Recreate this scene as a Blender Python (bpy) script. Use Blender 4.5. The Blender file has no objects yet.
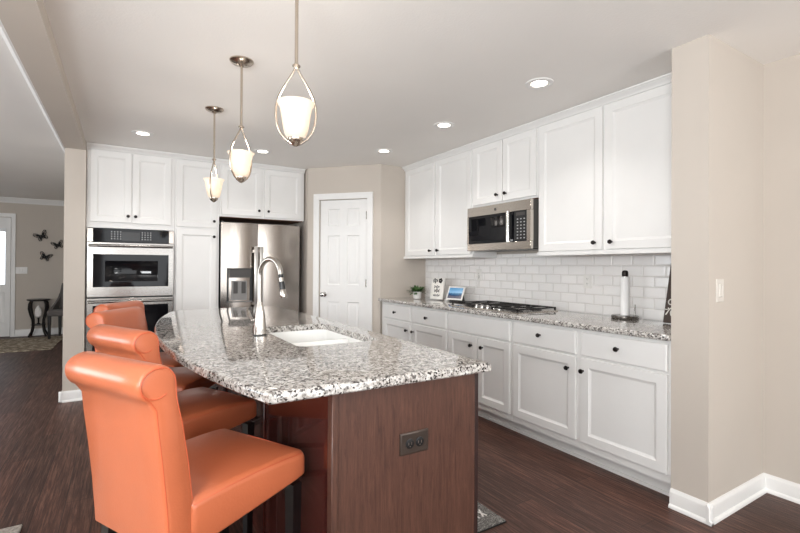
import bpy, bmesh, math, random
from mathutils import Vector, Matrix
random.seed(7)
SC = bpy.context.scene
COL = SC.collection
R = math.radians
# ---------------------------------------------------------------- camera, world, daylight, exposure
CEIL = 2.44
FPX, YAW, PITCH, ROLL, CAMZ, SHY = 448.26, 0.5531, 0.0062, 0.0057, 1.2631, -3.04
cd = bpy.data.cameras.new('camera'); cam = bpy.data.objects.new('camera', cd); COL.objects.link(cam)
_F = Vector((math.sin(YAW)*math.cos(PITCH), math.cos(YAW)*math.cos(PITCH), math.sin(PITCH)))
_R = Vector((math.cos(YAW), -math.sin(YAW), 0)); _U = _R.cross(_F)
_R2 = _R*math.cos(ROLL)+_U*math.sin(ROLL); _U2 = -_R*math.sin(ROLL)+_U*math.cos(ROLL)
cam.matrix_world = Matrix(((_R2.x, _U2.x, -_F.x, 0), (_R2.y, _U2.y, -_F.y, 0), (_R2.z, _U2.z, -_F.z, CAMZ), (0, 0, 0, 1)))
cd.sensor_fit = 'HORIZONTAL'; cd.sensor_width = 36.0; cd.lens = FPX*36/800; cd.shift_y = (SHY+0.8)/800; cd.shift_x = -0.7/800
cd.clip_start = 0.03
SC.camera = cam
w = bpy.data.worlds.new('world'); SC.world = w; w.use_nodes = True
_bg = w.node_tree.nodes['Background']; _bg.inputs['Color'].default_value = (0.92, 0.96, 1.0, 1); _bg.inputs['Strength'].default_value = 1.3

def area(name, loc, direction, sx, sy, power, color=(1, 1, 1)):
    l = bpy.data.lights.new(name, 'AREA'); l.shape = 'RECTANGLE'; l.size = sx; l.size_y = sy; l.energy = power; l.color = color
    o = bpy.data.objects.new(name, l); COL.objects.link(o); o.location = loc
    o.rotation_euler = Vector(direction).to_track_quat('-Z', 'Y').to_euler(); return o
area('rear_window_daylight', (1.2, -3.38, 1.25), (0, 1, 0.12), 3.3, 2.0, 66, (0.95, 0.98, 1.0))
area('side_window_daylight', (-4.4, 4.5, 1.4), (1, 0, 0.25), 2.3, 1.5, 75, (0.92, 0.97, 1.0))
area('dining_window_daylight', (-4.4, -0.5, 1.35), (1, 0.25, 0.15), 2.5, 1.7, 60, (0.94, 0.98, 1.0))
# added fill behind the camera, thrown up and forward to brighten the ceiling
area('added_ceiling_fill', (-1.3, -0.7, 1.5), (0.35, 0.85, 1.15), 1.0, 1.0, 150, (0.95, 0.98, 1.0))
_l = bpy.data.lights.new('added_rear_fill', 'POINT'); _l.energy = 38; _l.color = (.98, .98, .97); _l.shadow_soft_size = .16  # added point fill out of view, brightens the ceiling and wall end
_o = bpy.data.objects.new('added_rear_fill', _l); COL.objects.link(_o); _o.location = (1.9, -1.4, 1.7)
vs = SC.view_settings
vs.view_transform = 'Standard'; vs.look = 'None'; vs.gamma = 1.0; vs.exposure = 0.0; vs.use_curve_mapping = False
SC.cycles.use_denoising = True
SC.cycles.max_bounces = 10; SC.cycles.diffuse_bounces = 6; SC.cycles.glossy_bounces = 4
SC.cycles.sample_clamp_indirect = 6.0

# ---------------------------------------------------------------- helpers
def s2l(c):
    return tuple(((x/255)/12.92 if x/255 <= .04045 else ((x/255+.055)/1.055)**2.4) for x in c)

class NT:
    def __init__(s, name):
        s.m = bpy.data.materials.new(name); s.m.use_nodes = True; s.t = s.m.node_tree
        s.b = s.t.nodes['Principled BSDF']; s.out = s.t.nodes['Material Output']
        s.tc = s.n('ShaderNodeTexCoord')
    def n(s, typ, **k):
        nd = s.t.nodes.new(typ)
        for a, v in k.items(): setattr(nd, a, v)
        return nd
    def l(s, a, b): s.t.links.new(a, b)
    def set(s, **k):
        for a, v in k.items():
            i = s.b.inputs[a.replace('_', ' ')]
            i.default_value = (*v, 1) if isinstance(v, tuple) and len(v) == 3 else v
    def mapping(s, scale=(1, 1, 1), rot=(0, 0, 0), src='Object'):
        mp = s.n('ShaderNodeMapping'); mp.inputs['Scale'].default_value = scale; mp.inputs['Rotation'].default_value = rot
        s.l(s.tc.outputs[src], mp.inputs['Vector']); return mp.outputs['Vector']
    def noise(s, vec, scale, detail=4, rough=.5, dist=0):
        nd = s.n('ShaderNodeTexNoise'); nd.inputs['Scale'].default_value = scale; nd.inputs['Detail'].default_value = detail
        nd.inputs['Roughness'].default_value = rough; nd.inputs['Distortion'].default_value = dist
        if vec is not None: s.l(vec, nd.inputs['Vector'])
        return nd.outputs['Fac']
    def ramp(s, fac, stops, interp='LINEAR'):
        r = s.n('ShaderNodeValToRGB'); r.color_ramp.interpolation = interp
        e = r.color_ramp.elements
        while len(e) < len(stops): e.new(0.5)
        for i, (p, c) in enumerate(stops): e[i].position = p; e[i].color = (*c, 1)
        s.l(fac, r.inputs['Fac']); return r.outputs['Color']
    def mix(s, fac, a, b, mode='MIX'):
        m = s.n('ShaderNodeMix', data_type='RGBA', blend_type=mode)
        for sock, v in ((m.inputs['Factor'], fac), (m.inputs[6], a), (m.inputs[7], b)):
            if hasattr(v, 'links'): s.l(v, sock)
            elif isinstance(v, tuple): sock.default_value = (*v, 1) if len(v) == 3 else v
            else: sock.default_value = v
        return m.outputs[2]
    def bump(s, h, strength=.2, dist=.01):
        b = s.n('ShaderNodeBump'); b.inputs['Strength'].default_value = strength; b.inputs['Distance'].default_value = dist
        s.l(h, b.inputs['Height']); s.l(b.outputs['Normal'], s.b.inputs['Normal'])

def simple(name, rgb, rough=.5, metal=0, var=.04, scale=12, bump=0, bscale=60, coat=0, spec=.5, emit=None, es=0):
    n = NT(name); c = s2l(rgb)
    vec = n.tc.outputs['Object']
    f = n.noise(vec, scale, 3)
    lo = tuple(x*(1-var) for x in c); hi = tuple(min(1, x*(1+var)) for x in c)
    n.l(n.ramp(f, [(.3, lo), (.7, hi)]), n.b.inputs['Base Color'])
    n.set(Roughness=rough, Metallic=metal); n.b.inputs['Coat Weight'].default_value = coat
    n.b.inputs['Specular IOR Level'].default_value = spec
    if bump: n.bump(n.noise(vec, bscale, 4), bump, .004)
    if emit: n.set(Emission_Color=s2l(emit), Emission_Strength=es)
    return n.m

def steel(name, rgb, rough, axis='X', aniso=140):
    n = NT(name); c = s2l(rgb)
    sc = {'X': (1.5, aniso, aniso), 'Y': (aniso, 1.5, aniso), 'Z': (aniso, aniso, 1.5)}[axis]
    f = n.noise(n.mapping(sc), 3, 3)
    n.l(n.ramp(f, [(.3, tuple(x*.9 for x in c)), (.7, tuple(min(1, x*1.06) for x in c))]), n.b.inputs['Base Color'])
    n.set(Roughness=rough, Metallic=1.0); n.bump(f, .06, .002); return n.m

def granite(name, tint=1.0):
    n = NT(name); vec = n.tc.outputs['Object']
    v1 = n.n('ShaderNodeTexVoronoi'); v1.inputs['Scale'].default_value = 110; n.l(vec, v1.inputs['Vector'])
    sep = n.n('ShaderNodeSeparateColor'); n.l(v1.outputs['Color'], sep.inputs['Color'])
    big = n.noise(vec, 34, 6, .7, .6)
    mid = n.noise(vec, 75, 5, .75, .8)
    base = n.ramp(big, [(.32, s2l((96, 90, 86))), (.44, s2l((156, 150, 144))), (.56, s2l((206, 202, 197))), (.72, s2l((234, 232, 228)))])
    cell = n.ramp(sep.outputs['Red'], [(0, s2l((62, 58, 56))), (.2, s2l((122, 115, 109))), (.4, s2l((190, 185, 179))), (1, s2l((232, 230, 226)))])
    c = n.mix(.5, base, cell)
    dk = n.ramp(mid, [(.395, (1, 1, 1)), (.44, (0, 0, 0))])
    c = n.mix(dk, c, s2l((46, 42, 42)))
    v2 = n.n('ShaderNodeTexVoronoi'); v2.inputs['Scale'].default_value = 150; n.l(vec, v2.inputs['Vector'])
    s2 = n.n('ShaderNodeSeparateColor'); n.l(v2.outputs['Color'], s2.inputs['Color'])
    dk2 = n.ramp(s2.outputs['Green'], [(.13, (1, 1, 1)), (.15, (0, 0, 0))])
    c = n.mix(dk2, c, s2l((60, 54, 52)))
    n.l(c, n.b.inputs['Base Color']); n.set(Roughness=.06); n.b.inputs['Coat Weight'].default_value = .35; n.b.inputs['Coat Roughness'].default_value = .02
    return n.m

def wood(name, dark, light, rough=.35, axis='Z', coat=.3, scale=1.0):
    n = NT(name)
    sc = {'Z': (22, 22, 1.6), 'Y': (22, 1.6, 22), 'X': (1.6, 22, 22)}[axis]
    vec = n.mapping(tuple(x*scale for x in sc))
    f = n.noise(vec, 3.0, 8, .78, .6); g = n.noise(n.mapping((7, 7, 2.2)), 2.5, 5, .6)
    c = n.ramp(f, [(.28, s2l(dark)), (.72, s2l(light))])
    c = n.mix(n.ramp(g, [(.35, (.25, .25, .25)), (.65, (0, 0, 0))]), c, s2l(dark))
    n.l(c, n.b.inputs['Base Color']); n.set(Roughness=rough); n.b.inputs['Coat Weight'].default_value = coat
    n.bump(f, .08, .003); return n.m

def floor_mat():
    n = NT('floor_planks')
    mp = n.mapping((1, 1, 1), (0, 0, R(90)))
    br = n.n('ShaderNodeTexBrick'); n.l(mp, br.inputs['Vector'])
    br.inputs['Scale'].default_value = 1.0; br.inputs['Brick Width'].default_value = 1.25; br.inputs['Row Height'].default_value = .127
    br.inputs['Mortar Size'].default_value = .0016; br.inputs['Mortar Smooth'].default_value = .2; br.offset = .37
    br.inputs['Color1'].default_value = (0, 0, 0, 1); br.inputs['Color2'].default_value = (1, 1, 1, 1); br.inputs['Mortar'].default_value = (.3, .3, .3, 1)
    br.inputs['Bias'].default_value = 0
    grain = n.noise(n.mapping((34, 1.3, 1)), 2.4, 8, .7, .5)
    fine = n.noise(n.mapping((90, 3.2, 1)), 3, 6, .75)
    c = n.ramp(grain, [(.28, s2l((42, 27, 24))), (.5, s2l((84, 56, 47))), (.72, s2l((136, 99, 84)))])
    c = n.mix(n.ramp(fine, [(.36, (.75, .75, .75)), (.56, (0, 0, 0))]), c, s2l((44, 31, 28)))
    tone = n.ramp(br.outputs['Color'], [(0, (.72, .70, .69)), (1, (1.18, 1.12, 1.08))])
    c = n.mix(1.0, c, tone, 'MULTIPLY')
    c = n.mix(br.outputs['Fac'], c, s2l((26, 18, 17)))
    n.l(c, n.b.inputs['Base Color'])
    n.l(n.ramp(grain, [(.3, (.5, .5, .5)), (.7, (.36, .36, .36))]), n.b.inputs['Roughness'])
    n.b.inputs['Specular IOR Level'].default_value = .3
    h = n.mix(.5, grain, fine); n.bump(h, .16, .004); return n.m

def tile_mat():
    n = NT('subway_tile')
    sep = n.n('ShaderNodeSeparateXYZ'); n.l(n.tc.outputs['Object'], sep.inputs[0])
    cmb = n.n('ShaderNodeCombineXYZ'); n.l(sep.outputs['Y'], cmb.inputs['X']); n.l(sep.outputs['Z'], cmb.inputs['Y'])
    def brick(mortar, smooth):
        br = n.n('ShaderNodeTexBrick'); n.l(cmb.outputs[0], br.inputs['Vector'])
        br.inputs['Scale'].default_value = 1; br.inputs['Brick Width'].default_value = .156; br.inputs['Row Height'].default_value = .0755
        br.inputs['Mortar Size'].default_value = mortar; br.inputs['Mortar Smooth'].default_value = smooth; br.offset = .5
        return br
    a = brick(.0018, .1); b = brick(.011, 1.0)
    a.inputs['Color1'].default_value = (*s2l((246, 244, 242)), 1); a.inputs['Color2'].default_value = (*s2l((240, 238, 236)), 1); a.inputs['Mortar'].default_value = (*s2l((216, 212, 207)), 1)
    n.l(a.outputs['Color'], n.b.inputs['Base Color'])
    n.l(n.ramp(a.outputs['Fac'], [(0, (.1, .1, .1)), (1, (.7, .7, .7))]), n.b.inputs['Roughness'])
    inv = n.n('ShaderNodeMath', operation='SUBTRACT'); inv.inputs[0].default_value = 1; n.l(b.outputs['Fac'], inv.inputs[1])
    wv = n.noise(n.mapping((9, 9, 9)), 1.5, 2)
    ad = n.n('ShaderNodeMath', operation='MULTIPLY_ADD'); n.l(wv, ad.inputs[0]); ad.inputs[1].default_value = .35; n.l(inv.outputs[0], ad.inputs[2])
    n.bump(ad.outputs[0], .85, .004); return n.m

def rug_mat(name, stops, scale):
    n = NT(name); vec = n.tc.outputs['Object']
    f = n.noise(vec, scale, 8, .75, .5)
    n.l(n.ramp(f, stops), n.b.inputs['Base Color']); n.set(Roughness=.95)
    n.bump(n.noise(vec, scale*6, 3), .8, .01); return n.m

class MB:
    """collects shapes in world (or local) coordinates, builds ONE mesh object"""
    def __init__(s): s.bm = bmesh.new()
    def box(s, a, b, bev=0, seg=2):
        x0, x1 = sorted((a[0], b[0])); y0, y1 = sorted((a[1], b[1])); z0, z1 = sorted((a[2], b[2]))
        vs_ = [s.bm.verts.new(p) for p in ((x0, y0, z0), (x1, y0, z0), (x1, y1, z0), (x0, y1, z0), (x0, y0, z1), (x1, y0, z1), (x1, y1, z1), (x0, y1, z1))]
        fs = [s.bm.faces.new([vs_[i] for i in q]) for q in ((0, 3, 2, 1), (4, 5, 6, 7), (0, 1, 5, 4), (1, 2, 6, 5), (2, 3, 7, 6), (3, 0, 4, 7))]
        if bev:
            es = list({e for f in fs for e in f.edges})
            bmesh.ops.bevel(s.bm, geom=es, offset=bev, segments=seg, affect='EDGES', profile=.5)
        return s
    def loops(s, rings, close=True, cap0=True, cap1=True):
        vr = [[s.bm.verts.new(p) for p in ring] for ring in rings]
        n = len(vr[0])
        for a, b in zip(vr, vr[1:]):
            for i in range(n if close else n-1):
                j = (i+1) % n
                s.bm.faces.new((a[i], a[j], b[j], b[i]))
        if cap0: s.bm.faces.new(vr[0][::-1])
        if cap1: s.bm.faces.new(vr[-1])
        return vr
    def rings(s, fr, w, h, lst, back=True):
        """rectangular ring loft: fr=(origin,U,V,W); lst=[(inset, depth)]"""
        o, U, V, W = fr
        rs = []
        for ins, d in lst:
            iu, iv = (ins if isinstance(ins, tuple) else (ins, ins))
            rs.append([o+U*u+V*v+W*d for u, v in ((iu, iv), (w-iu, iv), (w-iu, h-iv), (iu, h-iv))])
        s.loops(rs, True, back, True); return s
    def prism(s, pts, vec):
        v = Vector(vec); s.loops([[Vector(p) for p in pts], [Vector(p)+v for p in pts]]); return s
    def tube(s, pts, r, n=10, closed=False, flat=None):
        pts = [Vector(p) for p in pts]; m = len(pts); rs = []
        up = None
        for i, p in enumerate(pts):
            if closed: t = pts[(i+1) % m]-pts[i-1]
            else: t = pts[min(i+1, m-1)]-pts[max(i-1, 0)]
            t.normalize()
            if up is None:
                up = Vector((0, 0, 1)) if abs(t.z) < .9 else Vector((1, 0, 0))
            a = t.cross(up)
            if a.length < 1e-6: a = t.cross(Vector((0.3, 1, .2)))
            a.normalize(); b = a.cross(t).normalized(); up = b
            rr = r[i] if isinstance(r, (list, tuple)) else r
            rs.append([p+a*(rr*math.cos(2*math.pi*k/n))+b*(rr*(flat or 1)*math.sin(2*math.pi*k/n)) for k in range(n)])
        if closed: rs.append(rs[0]); 
        if closed:
            vr = [[s.bm.verts.new(q) for q in ring] for ring in rs[:-1]]; vr.append(vr[0])
            for a_, b_ in zip(vr, vr[1:]):
                for i in range(n): s.bm.faces.new((a_[i], a_[(i+1) % n], b_[(i+1) % n], b_[i]))
        else: s.loops(rs)
        return s
    def lathe(s, prof, c, n=24, axis='Z', cap=True):
        """prof=[(r, t)] along axis from centre c"""
        c = Vector(c); ax = {'X': (Vector((0, 1, 0)), Vector((0, 0, 1)), Vector((1, 0, 0))), 'Y': (Vector((0, 0, 1)), Vector((1, 0, 0)), Vector((0, 1, 0))), 'Z': (Vector((1, 0, 0)), Vector((0, 1, 0)), Vector((0, 0, 1)))}
        A, B, C = ax[axis] if isinstance(axis, str) else axis
        rs = [[c+A*(max(r, 1e-4)*math.cos(2*math.pi*k/n))+B*(max(r, 1e-4)*math.sin(2*math.pi*k/n))+C*t for k in range(n)] for r, t in prof]
        s.loops(rs, True, cap, cap); return s
    def build(s, name, mat, parent=None, origin=(0, 0, 0), smooth=True, ang=38, weld=False):
        if weld: bmesh.ops.remove_doubles(s.bm, verts=s.bm.verts, dist=1e-5)
        bmesh.ops.recalc_face_normals(s.bm, faces=s.bm.faces)
        bmesh.ops.translate(s.bm, verts=s.bm.verts, vec=-Vector(origin))
        me = bpy.data.meshes.new(name); s.bm.to_mesh(me); s.bm.free()
        me.materials.append(mat)
        if smooth:
            for p in me.polygons: p.use_smooth = True
            me.set_sharp_from_angle(angle=R(ang))
        o = bpy.data.objects.new(name, me); COL.objects.link(o)
        if parent is not None: o.parent = parent
        else: o.location = origin
        return o

def tag(o, label, cat, group=None, kind=None):
    o['label'] = label; o['category'] = cat
    if group: o['group'] = group
    if kind: o['kind'] = kind
    return o
def thing(name, label, cat, loc, rz=0, group=None):
    o = bpy.data.objects.new(name, None); COL.objects.link(o); o.empty_display_size = .1
    o.location = loc; o.rotation_euler = (0, 0, rz); return tag(o, label, cat, group)
def struct(name, mb, mat, label, cat, parent=None, **k):
    o = mb.build(name, mat, parent, **k)
    if parent is None: tag(o, label, cat, None, 'structure')
    return o
def sthing(name, label, cat, loc=(0, 0, 0)):
    o = thing(name, label, cat, loc); o['kind'] = 'structure'; return o
def dup(root, loc, rz, label):
    r = root.copy(); COL.objects.link(r); r.location = loc; r.rotation_euler = (0, 0, rz); r['label'] = label
    for ch in list(root.children):
        c = ch.copy(); COL.objects.link(c); c.parent = r
        for g in list(ch.children):
            d = g.copy(); COL.objects.link(d); d.parent = c
    return r
X, Y, Z = Vector((1, 0, 0)), Vector((0, 1, 0)), Vector((0, 0, 1))

# ---------------------------------------------------------------- materials
M = {}
M['wall'] = simple('greige_wall_paint', (197, 188, 178), .85, var=.012, scale=3, bump=.08, bscale=220)
M['ceil'] = simple('ceiling_paint', (241, 238, 234), .9, var=.012, scale=2, bump=.25, bscale=90)
M['trim'] = simple('white_trim_paint', (236, 235, 233), .4, var=.01)
M['cab'] = simple('white_cabinet_paint', (231, 230, 228), .38, var=.012, scale=5)
M['floor'] = floor_mat()
M['tile'] = tile_mat()
M['granite'] = granite('speckled_granite')
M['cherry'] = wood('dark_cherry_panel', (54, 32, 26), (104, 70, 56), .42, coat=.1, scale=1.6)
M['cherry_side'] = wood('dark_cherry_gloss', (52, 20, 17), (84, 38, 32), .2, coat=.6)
M['rawwood'] = wood('cabinet_underside_wood', (96, 60, 42), (140, 96, 70), .6, 'Y', 0)
M['knob'] = simple('oil_rubbed_bronze', (36, 31, 30), .32, .7, var=.1)
M['steel'] = steel('brushed_steel', (164, 156, 149), .18, 'Z')
M['steelx'] = steel('brushed_steel_wide', (142, 138, 134), .22, 'X')
M['steely'] = steel('brushed_steel_run', (198, 190, 181), .22, 'Y')
M['nickeldark'] = simple('dim_grey_steel', (128, 126, 124), .4, .6, var=.05)
M['handlesteel'] = simple('satin_handle_steel', (206, 203, 199), .32, 1, var=.02)
M['faucetsteel'] = simple('brushed_faucet_steel', (176, 171, 165), .2, 1, var=.03)
M['chrome'] = simple('satin_chrome', (205, 203, 200), .14, 1, var=.03)
M['nickel'] = steel('brushed_nickel', (196, 184, 170), .25, 'Z', 60)
M['blackglass'] = simple('black_oven_glass', (18, 18, 21), .05, 0, var=.08, spec=.22)
M['black'] = simple('black_plastic', (24, 24, 25), .35, 0, var=.1)
M['iron'] = simple('cast_iron', (38, 35, 34), .55, .2, var=.15, bump=.3, bscale=160)
M['legblack'] = simple('black_lacquered_wood', (18, 15, 15), .3, 0, var=.2, coat=.3)
M['leather'] = simple('orange_leather', (190, 104, 69), .33, 0, var=.05, scale=6, bump=.12, bscale=170, coat=.15)
M['piping'] = simple('orange_stitched_piping', (196, 92, 58), .5, 0, var=.05)
M['porcelain'] = simple('white_porcelain', (246, 246, 244), .12, 0, var=.006)
M['plate'] = simple('white_plate_plastic', (230, 228, 224), .35, 0, var=.01)
M['slotpale'] = simple('bronze_slot_edge', (126, 114, 106), .4, .5)
M['cherryshade'] = wood('shaded_cherry', (32, 20, 19), (54, 34, 32), .4)  # cherry darkened to paint in the shade on the right corner post
M['switch'] = simple('ivory_switch_plastic', (214, 208, 200), .35, 0, var=.01)
M['slot'] = simple('slot_dark', (70, 66, 64), .5)
M['bronzeplate'] = simple('bronze_outlet_plate', (74, 64, 58), .35, .5, var=.08)
M['paper'] = simple('paper_towel', (246, 246, 245), .9, 0, var=.01, bump=.3, bscale=140)
M['pot'] = simple('white_ceramic_pot', (236, 232, 228), .4)
M['leaf'] = simple('green_leaf', (62, 96, 48), .5, 0, var=.35, scale=18)
M['soil'] = simple('potting_soil', (50, 38, 30), .9, var=.3, bump=.6)
M['ink'] = simple('black_ink', (26, 24, 24), .6)
M['chalk'] = simple('white_chalk_paint', (235, 232, 226), .7)
M['board'] = wood('dark_brown_board', (54, 42, 37), (80, 63, 55), .5, 'Z', 0)
M['cable'] = simple('white_cable', (230, 230, 228), .5)
M['keys'] = simple('pale_key_print', (176, 176, 176), .5)
M['darkgap'] = simple('grey_appliance_side', (70, 68, 66), .5)
M['fabricgrey'] = simple('grey_chair_fabric', (96, 92, 90), .9, 0, var=.1, bump=.4, bscale=260)
M['blind'] = simple('white_blind', (238, 240, 242), .6)
M['rugliving'] = rug_mat('mottled_living_rug', [(.3, s2l((58, 48, 40))), (.48, s2l((140, 126, 108))), (.6, s2l((206, 194, 172))), (.75, s2l((96, 82, 68)))], 14)
M['rugnear'] = rug_mat('pale_shag_rug', [(.3, s2l((120, 108, 98))), (.5, s2l((190, 182, 172))), (.7, s2l((226, 220, 212)))], 60)
M['mat'] = rug_mat('grey_speckled_mat', [(.38, s2l((58, 56, 55))), (.5, s2l((122, 119, 115))), (.62, s2l((196, 192, 186)))], 150)
M['rubber'] = simple('black_rubber', (20, 20, 20), .7)
def shade_mat():
    n = NT('frosted_glass_shade'); f = n.noise(n.tc.outputs['Object'], 20, 2)
    col = n.ramp(f, [(.3, s2l((226, 217, 206))), (.7, s2l((236, 228, 218)))])
    n.l(col, n.b.inputs['Base Color'])
    n.set(Roughness=.3, Emission_Color=s2l((255, 240, 222)), Emission_Strength=.22)
    tr = n.n('ShaderNodeBsdfTranslucent'); n.l(col, tr.inputs['Color'])
    mx = n.n('ShaderNodeMixShader'); mx.inputs[0].default_value = .45
    n.l(n.b.outputs[0], mx.inputs[1]); n.l(tr.outputs[0], mx.inputs[2]); n.l(mx.outputs[0], n.out.inputs['Surface'])
    return n.m
M['shade'] = shade_mat()
M['bulb'] = simple('lit_bulb', (255, 240, 220), .5, emit=(255, 238, 215), es=5)
M['lens'] = simple('lit_downlight_lens', (255, 250, 240), .5, emit=(255, 247, 236), es=9)
M['daylightglass'] = simple('daylit_pane', (230, 238, 245), .2, emit=(236, 243, 250), es=1.3)
def screen_mat():
    n = NT('tablet_picture'); sep = n.n('ShaderNodeSeparateXYZ'); n.l(n.tc.outputs['Object'], sep.inputs[0])
    wob = n.noise(n.tc.outputs['Object'], 30, 4)
    ad = n.n('ShaderNodeMath', operation='MULTIPLY_ADD'); n.l(wob, ad.inputs[0]); ad.inputs[1].default_value = .03; n.l(sep.outputs['Z'], ad.inputs[2])
    mr = n.n('ShaderNodeMapRange'); mr.inputs['From Min'].default_value = .015; mr.inputs['From Max'].default_value = .16; n.l(ad.outputs[0], mr.inputs['Value'])
    c = n.ramp(mr.outputs[0], [(0, s2l((88, 84, 92))), (.34, s2l((96, 96, 110))), (.42, s2l((30, 58, 92))), (.55, s2l((52, 104, 150))), (.62, s2l((128, 178, 214))), (1, s2l((64, 132, 184)))])
    n.l(c, n.b.inputs['Base Color']); n.l(c, n.b.inputs['Emission Color']); n.set(Emission_Strength=.12, Roughness=.15); return n.m
M['screen'] = screen_mat()

# ---------------------------------------------------------------- setting: shell
XW = 3.127      # right wall
PX, PY0, PY1 = 2.485, 1.097, 1.277   # end of the partition stub beside the counter run
mb = MB(); mb.box((-4.6, -3.5, -.1), (3.3, 10.5, 0)); struct('floor', mb, M['floor'], 'dark brown wood plank floor through kitchen and living room', 'floor')
mb = MB(); mb.box((-4.6, -3.5, CEIL), (3.3, 10.5, CEIL+.1)); struct('ceiling', mb, M['ceil'], 'flat pale textured ceiling over the kitchen and living room', 'ceiling')
mb = MB(); mb.box((XW, -3.5, 0), (XW+.12, 5.95, CEIL)); struct('wall_right', mb, M['wall'], 'beige wall at far right behind the white counter run', 'wall')
mb = MB(); mb.box((PX, PY0, 0), (XW, PY1, CEIL)); struct('wall_partition', mb, M['wall'], 'beige wall end standing between counter run and photo right edge', 'wall')
mb = MB(); mb.box((-.475, 5.82, 0), (XW, 5.95, CEIL)); struct('wall_back', mb, M['wall'], 'beige wall behind ovens and refrigerator', 'wall')
mb = MB(); mb.box((-.475, 5.16, 0), (-.313, 5.82, CEIL)); mb.box((-.475, 5.82, 0), (-.313, 10.3, CEIL)); struct('wall_stub', mb, M['wall'], 'pale narrow wall end left of the double oven', 'wall')
mb = MB(); mb.box((-.475, -3.5, 2.35), (-.316, 5.16, CEIL)); struct('wall_header', mb, M['wall'], 'beige header beam crossing the ceiling at upper left', 'wall')
mb = MB(); mb.box((-4.6, 10.3, 0), (-.475, 10.45, CEIL)); struct('wall_living', mb, M['wall'], 'beige far living room wall with butterflies', 'wall')
# living / dining outer walls with window openings (behind and beside the camera)
mb = MB()
for a, b in (((-4.6, -3.5, 0), (-.5, -3.4, CEIL)), ((-.5, -3.5, 0), (2.9, -3.4, .2)), ((-.5, -3.5, 2.3), (2.9, -3.4, CEIL)), ((2.9, -3.5, 0), (3.127, -3.4, CEIL))): mb.box(a, b)
struct('wall_rear', mb, M['wall'], 'rear wall behind the viewer with a wide window opening', 'wall')
mb = MB()
for a, b in (((-4.6, -3.4, 0), (-4.5, 10.3, .45)), ((-4.6, -3.4, 2.25), (-4.5, 10.3, CEIL)), ((-4.6, -3.4, .45), (-4.5, -1.8, 2.25)), ((-4.6, .8, .45), (-4.5, 3.3, 2.25)), ((-4.6, 5.7, .45), (-4.5, 10.3, 2.25))): mb.box(a, b)
struct('wall_left', mb, M['wall'], 'outer living room wall with two window openings', 'wall')
# pantry: side wall, diagonal wall with the door, front wall
PA, PB = Vector((1.873, 5.16, 0)), Vector((2.495, 4.478, 0))
DU = (PB-PA).normalized(); DN = Vector((-DU.y, DU.x, 0)); DN = -DN if DN.dot(Vector((-1, -1, 0))) < 0 else DN   # outward normal to the room
DL = (PB-PA).length
mb = MB(); mb.box((PA.x, PA.y+.02, 0), (PA.x+.1, 5.82, CEIL)); struct('wall_pantry_side', mb, M['wall'], 'narrow beige return wall between refrigerator and pantry door', 'wall')
D0, D1, DH = .157, .757, 2.052       # pantry leaf along the diagonal
mb = MB()
def dbox(mb, u0, u1, w0, w1, z0, z1):
    q = [PA+DU*u+DN*w_+Z*z0 for u, w_ in ((u0, w0), (u1, w0), (u1, w1), (u0, w1))]
    mb.prism(q, (0, 0, z1-z0))
dbox(mb, 0, D0, -.1, 0, 0, CEIL); dbox(mb, D1, DL, -.1, 0, 0, CEIL); dbox(mb, D0, D1, -.1, 0, DH, CEIL)
struct('wall_pantry_door', mb, M['wall'], 'beige diagonal wall around the white pantry door', 'wall')
mb = MB(); mb.box((PB.x, PB.y, 0), (XW, PB.y+.1, CEIL)); struct('wall_pantry_front', mb, M['wall'], 'beige wall beside the potted plant at the counter end', 'wall')
# pantry door
d1 = sthing('door_1', 'white six-panel pantry door in the diagonal wall', 'door', PA+DU*(.5*(D0+D1)))
o1 = d1.location.copy()
mb = MB()
LW = D1-D0; st = .1; ms = .095
def leafbox(u0, u1, z0, z1): dbox(mb, D0+u0, D0+u1, -.045, -.012, z0, z1)
leafbox(.003, st, .008, DH-.004); leafbox(LW-st, LW-.003, .008, DH-.004); leafbox((LW-ms)/2, (LW+ms)/2, .008, DH-.004)
rows = [(.22, .85), (1.05, 1.63), (1.745, 1.945)]
zs_ = [.008, .22, .85, 1.05, 1.63, 1.745, 1.945, DH-.004]
for i in range(0, 8, 2):
    leafbox(st, (LW-ms)/2, zs_[i], zs_[i+1]); leafbox((LW+ms)/2, LW-st, zs_[i], zs_[i+1])
for z0, z1 in rows:
    for u0, u1 in ((st, (LW-ms)/2), ((LW+ms)/2, LW-st)):
        fr = (PA+DU*(D0+u0)+Z*z0-DN*.04, DU, Z, DN)
        mb.rings(fr, u1-u0, z1-z0, [(0, 0), (0, .028), (.008, .017), (.022, .017), (.036, .025), (.04, .025)])
mb.build('leaf', M['trim'], d1, o1)
mb = MB(); cw = .072
dbox(mb, D0-cw, D0-.004, 0, .018, 0, DH+.004); dbox(mb, D1+.004, D1+cw, 0, .018, 0, DH+.004); dbox(mb, D0-cw, D1+cw, 0, .018, DH+.004, DH+cw)
dbox(mb, D0-cw, D0-cw+.016, .018, .024, 0, DH+cw-.016); dbox(mb, D1+cw-.016, D1+cw, .018, .024, 0, DH+cw-.016); dbox(mb, D0-cw, D1+cw, .018, .024, DH+cw-.016, DH+cw)
mb.build('casing', M['trim'], d1, o1)
kp = PA+DU*(D0+.062)+Z*.935
mb = MB(); mb.lathe([(.03, -.012), (.03, -.004), (.012, 0), (.011, .03), (.024, .04), (.029, .052), (.024, .066), (.008, .072)], kp, 20, (DU, Z, DN)); mb.build('knob', M['chrome'], d1, o1)
for z in (.25, 1.075, 1.86):
    q = PA+DU*D1+Z*z
    mb = MB(); mb.tube([q+DN*.006-Z*.045, q+DN*.006+Z*.045], .007, 8); dbox(mb, D1-.02, D1+.004, -.012, -.009, z-.045, z+.045); mb.build('hinge', M['chrome'], d1, o1)
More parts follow.
